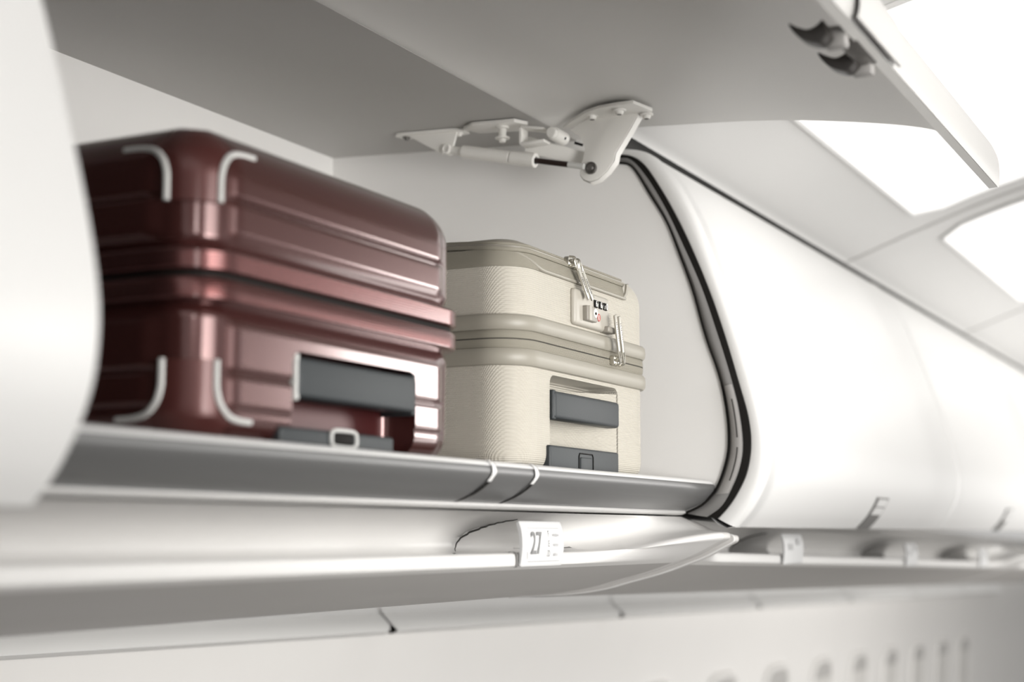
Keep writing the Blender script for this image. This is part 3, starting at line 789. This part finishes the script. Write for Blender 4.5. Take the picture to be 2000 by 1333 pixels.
while x < 8:
    w = .967
    mb = MB(); rings = []
    n = 20
    for k in range(n+1):
        s_ = k/n; z = .06-.186*s_
        e = (1-s_)*.186; r = .010; ins = .0032+(r-math.sqrt(max(0, r*r-(r-min(e, r))**2)))
        lipo = .030*sstep(.80, 1.0, s_)
        rings.append([(x+ins+(w-2*ins)*j/8, 1.385-lipo, z-.034+WR*(x+w*j/8-2.29)) for j in range(9)])
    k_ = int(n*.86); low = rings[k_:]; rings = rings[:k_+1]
    mb.grid(rings); last = rings[-1]; last = low[-1]; mb.grid([last, [(p[0], p[1]+.012, p[2]-.006) for p in last], [(p[0], 1.41, p[2]-.004) for p in last]])
    tr = struct(mb.build('trim_%d' % i, M['ceil'], None, angle=70)); i += 1
    MB().grid(low).build('panel_lip', M['lip'], tr, angle=70)  # same panel in a lighter colour, its brightness painted in
    xs_ = x+w
    MB().slab([(xs_-.008, 1.388, .03+WR*(xs_-2.29)), (xs_+.008, 1.388, .03+WR*(xs_-2.29)), (xs_+.008, 1.386, -.150+WR*(xs_-2.29)), (xs_-.008, 1.386, -.150+WR*(xs_-2.29))], (0, .01, 0)).build('joint_strip', M['rib'], tr)
    x += .968
x = 2.10; i = 1
while x < 7.6:
    top = -.375-.027*(x-3.58)
    def wy(z):
        for a, b in zip(WALLp, WALLp[1:]):
            zz = z-WR*(x-2.29)
            if b[1] <= zz <= a[1]: return a[0]+(b[0]-a[0])*(a[1]-zz)/(a[1]-b[1])
        return 1.45
    hw, hh = .115, .165; cz_ = top-hh
    def rr_(k, inset, dy):
        pts = []
        for q_ in range(40):
            a = 2*PI*q_/40; ex_ = .45
            xx = (hw-inset)*math.copysign(abs(math.cos(a))**ex_, math.cos(a)); zz = (hh-inset)*math.copysign(abs(math.sin(a))**ex_, math.sin(a))
            pts.append((x+xx, wy(cz_+zz)-dy, cz_+zz))
        return pts
    mb = MB(); mb.grid([rr_(0, -.018, .001), rr_(0, -.012, .012), rr_(0, -.004, .014), rr_(0, .002, .008)], True)
    fr = struct(mb.build('window_%d' % i, M['wallm'], None))
    mb = MB(); mb.grid([rr_(0, .001, .0075)], True, True, False); mb.f = [tuple(range(40))]
    mb.build('window_recess_shadow', M['winshadow'], fr, smooth=False)  # flat grey face, only its shadow-coloured top shows above the blind
    pts = [(p[0], p[1], p[2]) for p in rr_(0, .006, .0085)]
    pts = [(p[0], p[1], min(p[2], top-.050)) for p in pts]
    mb = MB(); mb.v = pts; mb.f = [tuple(range(40))]
    mb.build('window_shade', M['shade'], fr, smooth=False)
    i += 1; x += .490 if x < 5 else .47
fl = MB(); fl.box((Xa, -1.6, -H-.05), (Xb, 1.5, -H)); struct(fl.build('floor', M['carpet'], None))

# ------------------------------------------------------------------ light
w = bpy.data.worlds.new('world'); bpy.context.scene.world = w; w.use_nodes = True
nt = w.node_tree; bg = nt.nodes['Background']
tc = nt.nodes.new('ShaderNodeTexCoord'); sp = nt.nodes.new('ShaderNodeSeparateXYZ'); nt.links.new(tc.outputs['Generated'], sp.inputs[0])
cr = nt.nodes.new('ShaderNodeValToRGB'); mr = nt.nodes.new('ShaderNodeMapRange'); mr.inputs['From Min'].default_value = -1; nt.links.new(sp.outputs[2], mr.inputs['Value']); nt.links.new(mr.outputs[0], cr.inputs['Fac'])
cr.color_ramp.elements[0].position = .28; cr.color_ramp.elements[0].color = (.34, .33, .32, 1)
cr.color_ramp.elements[1].position = .60; cr.color_ramp.elements[1].color = (1, .99, .97, 1)
nt.links.new(cr.outputs[0], bg.inputs['Color']); bg.inputs['Strength'].default_value = .70
def area(name, loc, target, size, power, col=(1, .98, .95)):
    l = bpy.data.lights.new(name, 'AREA'); l.energy = power; l.size = size; l.color = col
    o = bpy.data.objects.new(name, l); C.objects.link(o); o.location = (loc[0], loc[1], loc[2]+H)
    o.rotation_euler = (Vector(target)-Vector(loc)).to_track_quat('-Z', 'Y').to_euler(); return o
a_ = area('added_lamp', (.95, -1.35, .12), (1.35, .9, .22), 1.3, 9.2); a_.data.spread = math.radians(75)  # unseen lamp added in the aisle to brighten the open bin
area('added_lamp', (4.6, -1.0, -.6), (5.2, 1.4, -.4), 1.6, 46)  # unseen lamp added to lift the lower sidewall
b_ = area('added_lamp', (3.3, -1.3, .15), (3.3, .7, .3), 1.2, 2.5); b_.data.spread = math.radians(80)  # unseen lamp added to whiten the closed doors on the right
d_ = area('added_lamp', (.78, -.75, .02), (1.84, .95, .25), .5, 1.8); d_.data.spread = math.radians(60)  # unseen lamp added to brighten the end panel of the bin
area('added_lamp', (.05, -.35, .45), (.95, .75, .2), .16, .85)  # small lamp added for the highlight on the red case corner
c_ = area('added_lamp', (4.35, -1.15, .45), (1.2, .69, .10), .60, .62); c_.data.spread = math.radians(35)  # lamp added for the white reflection low on the red case

vs = bpy.context.scene.view_settings
vs.view_transform = 'Standard'; vs.look = 'None'; vs.exposure = 0.0; vs.gamma = 1.0
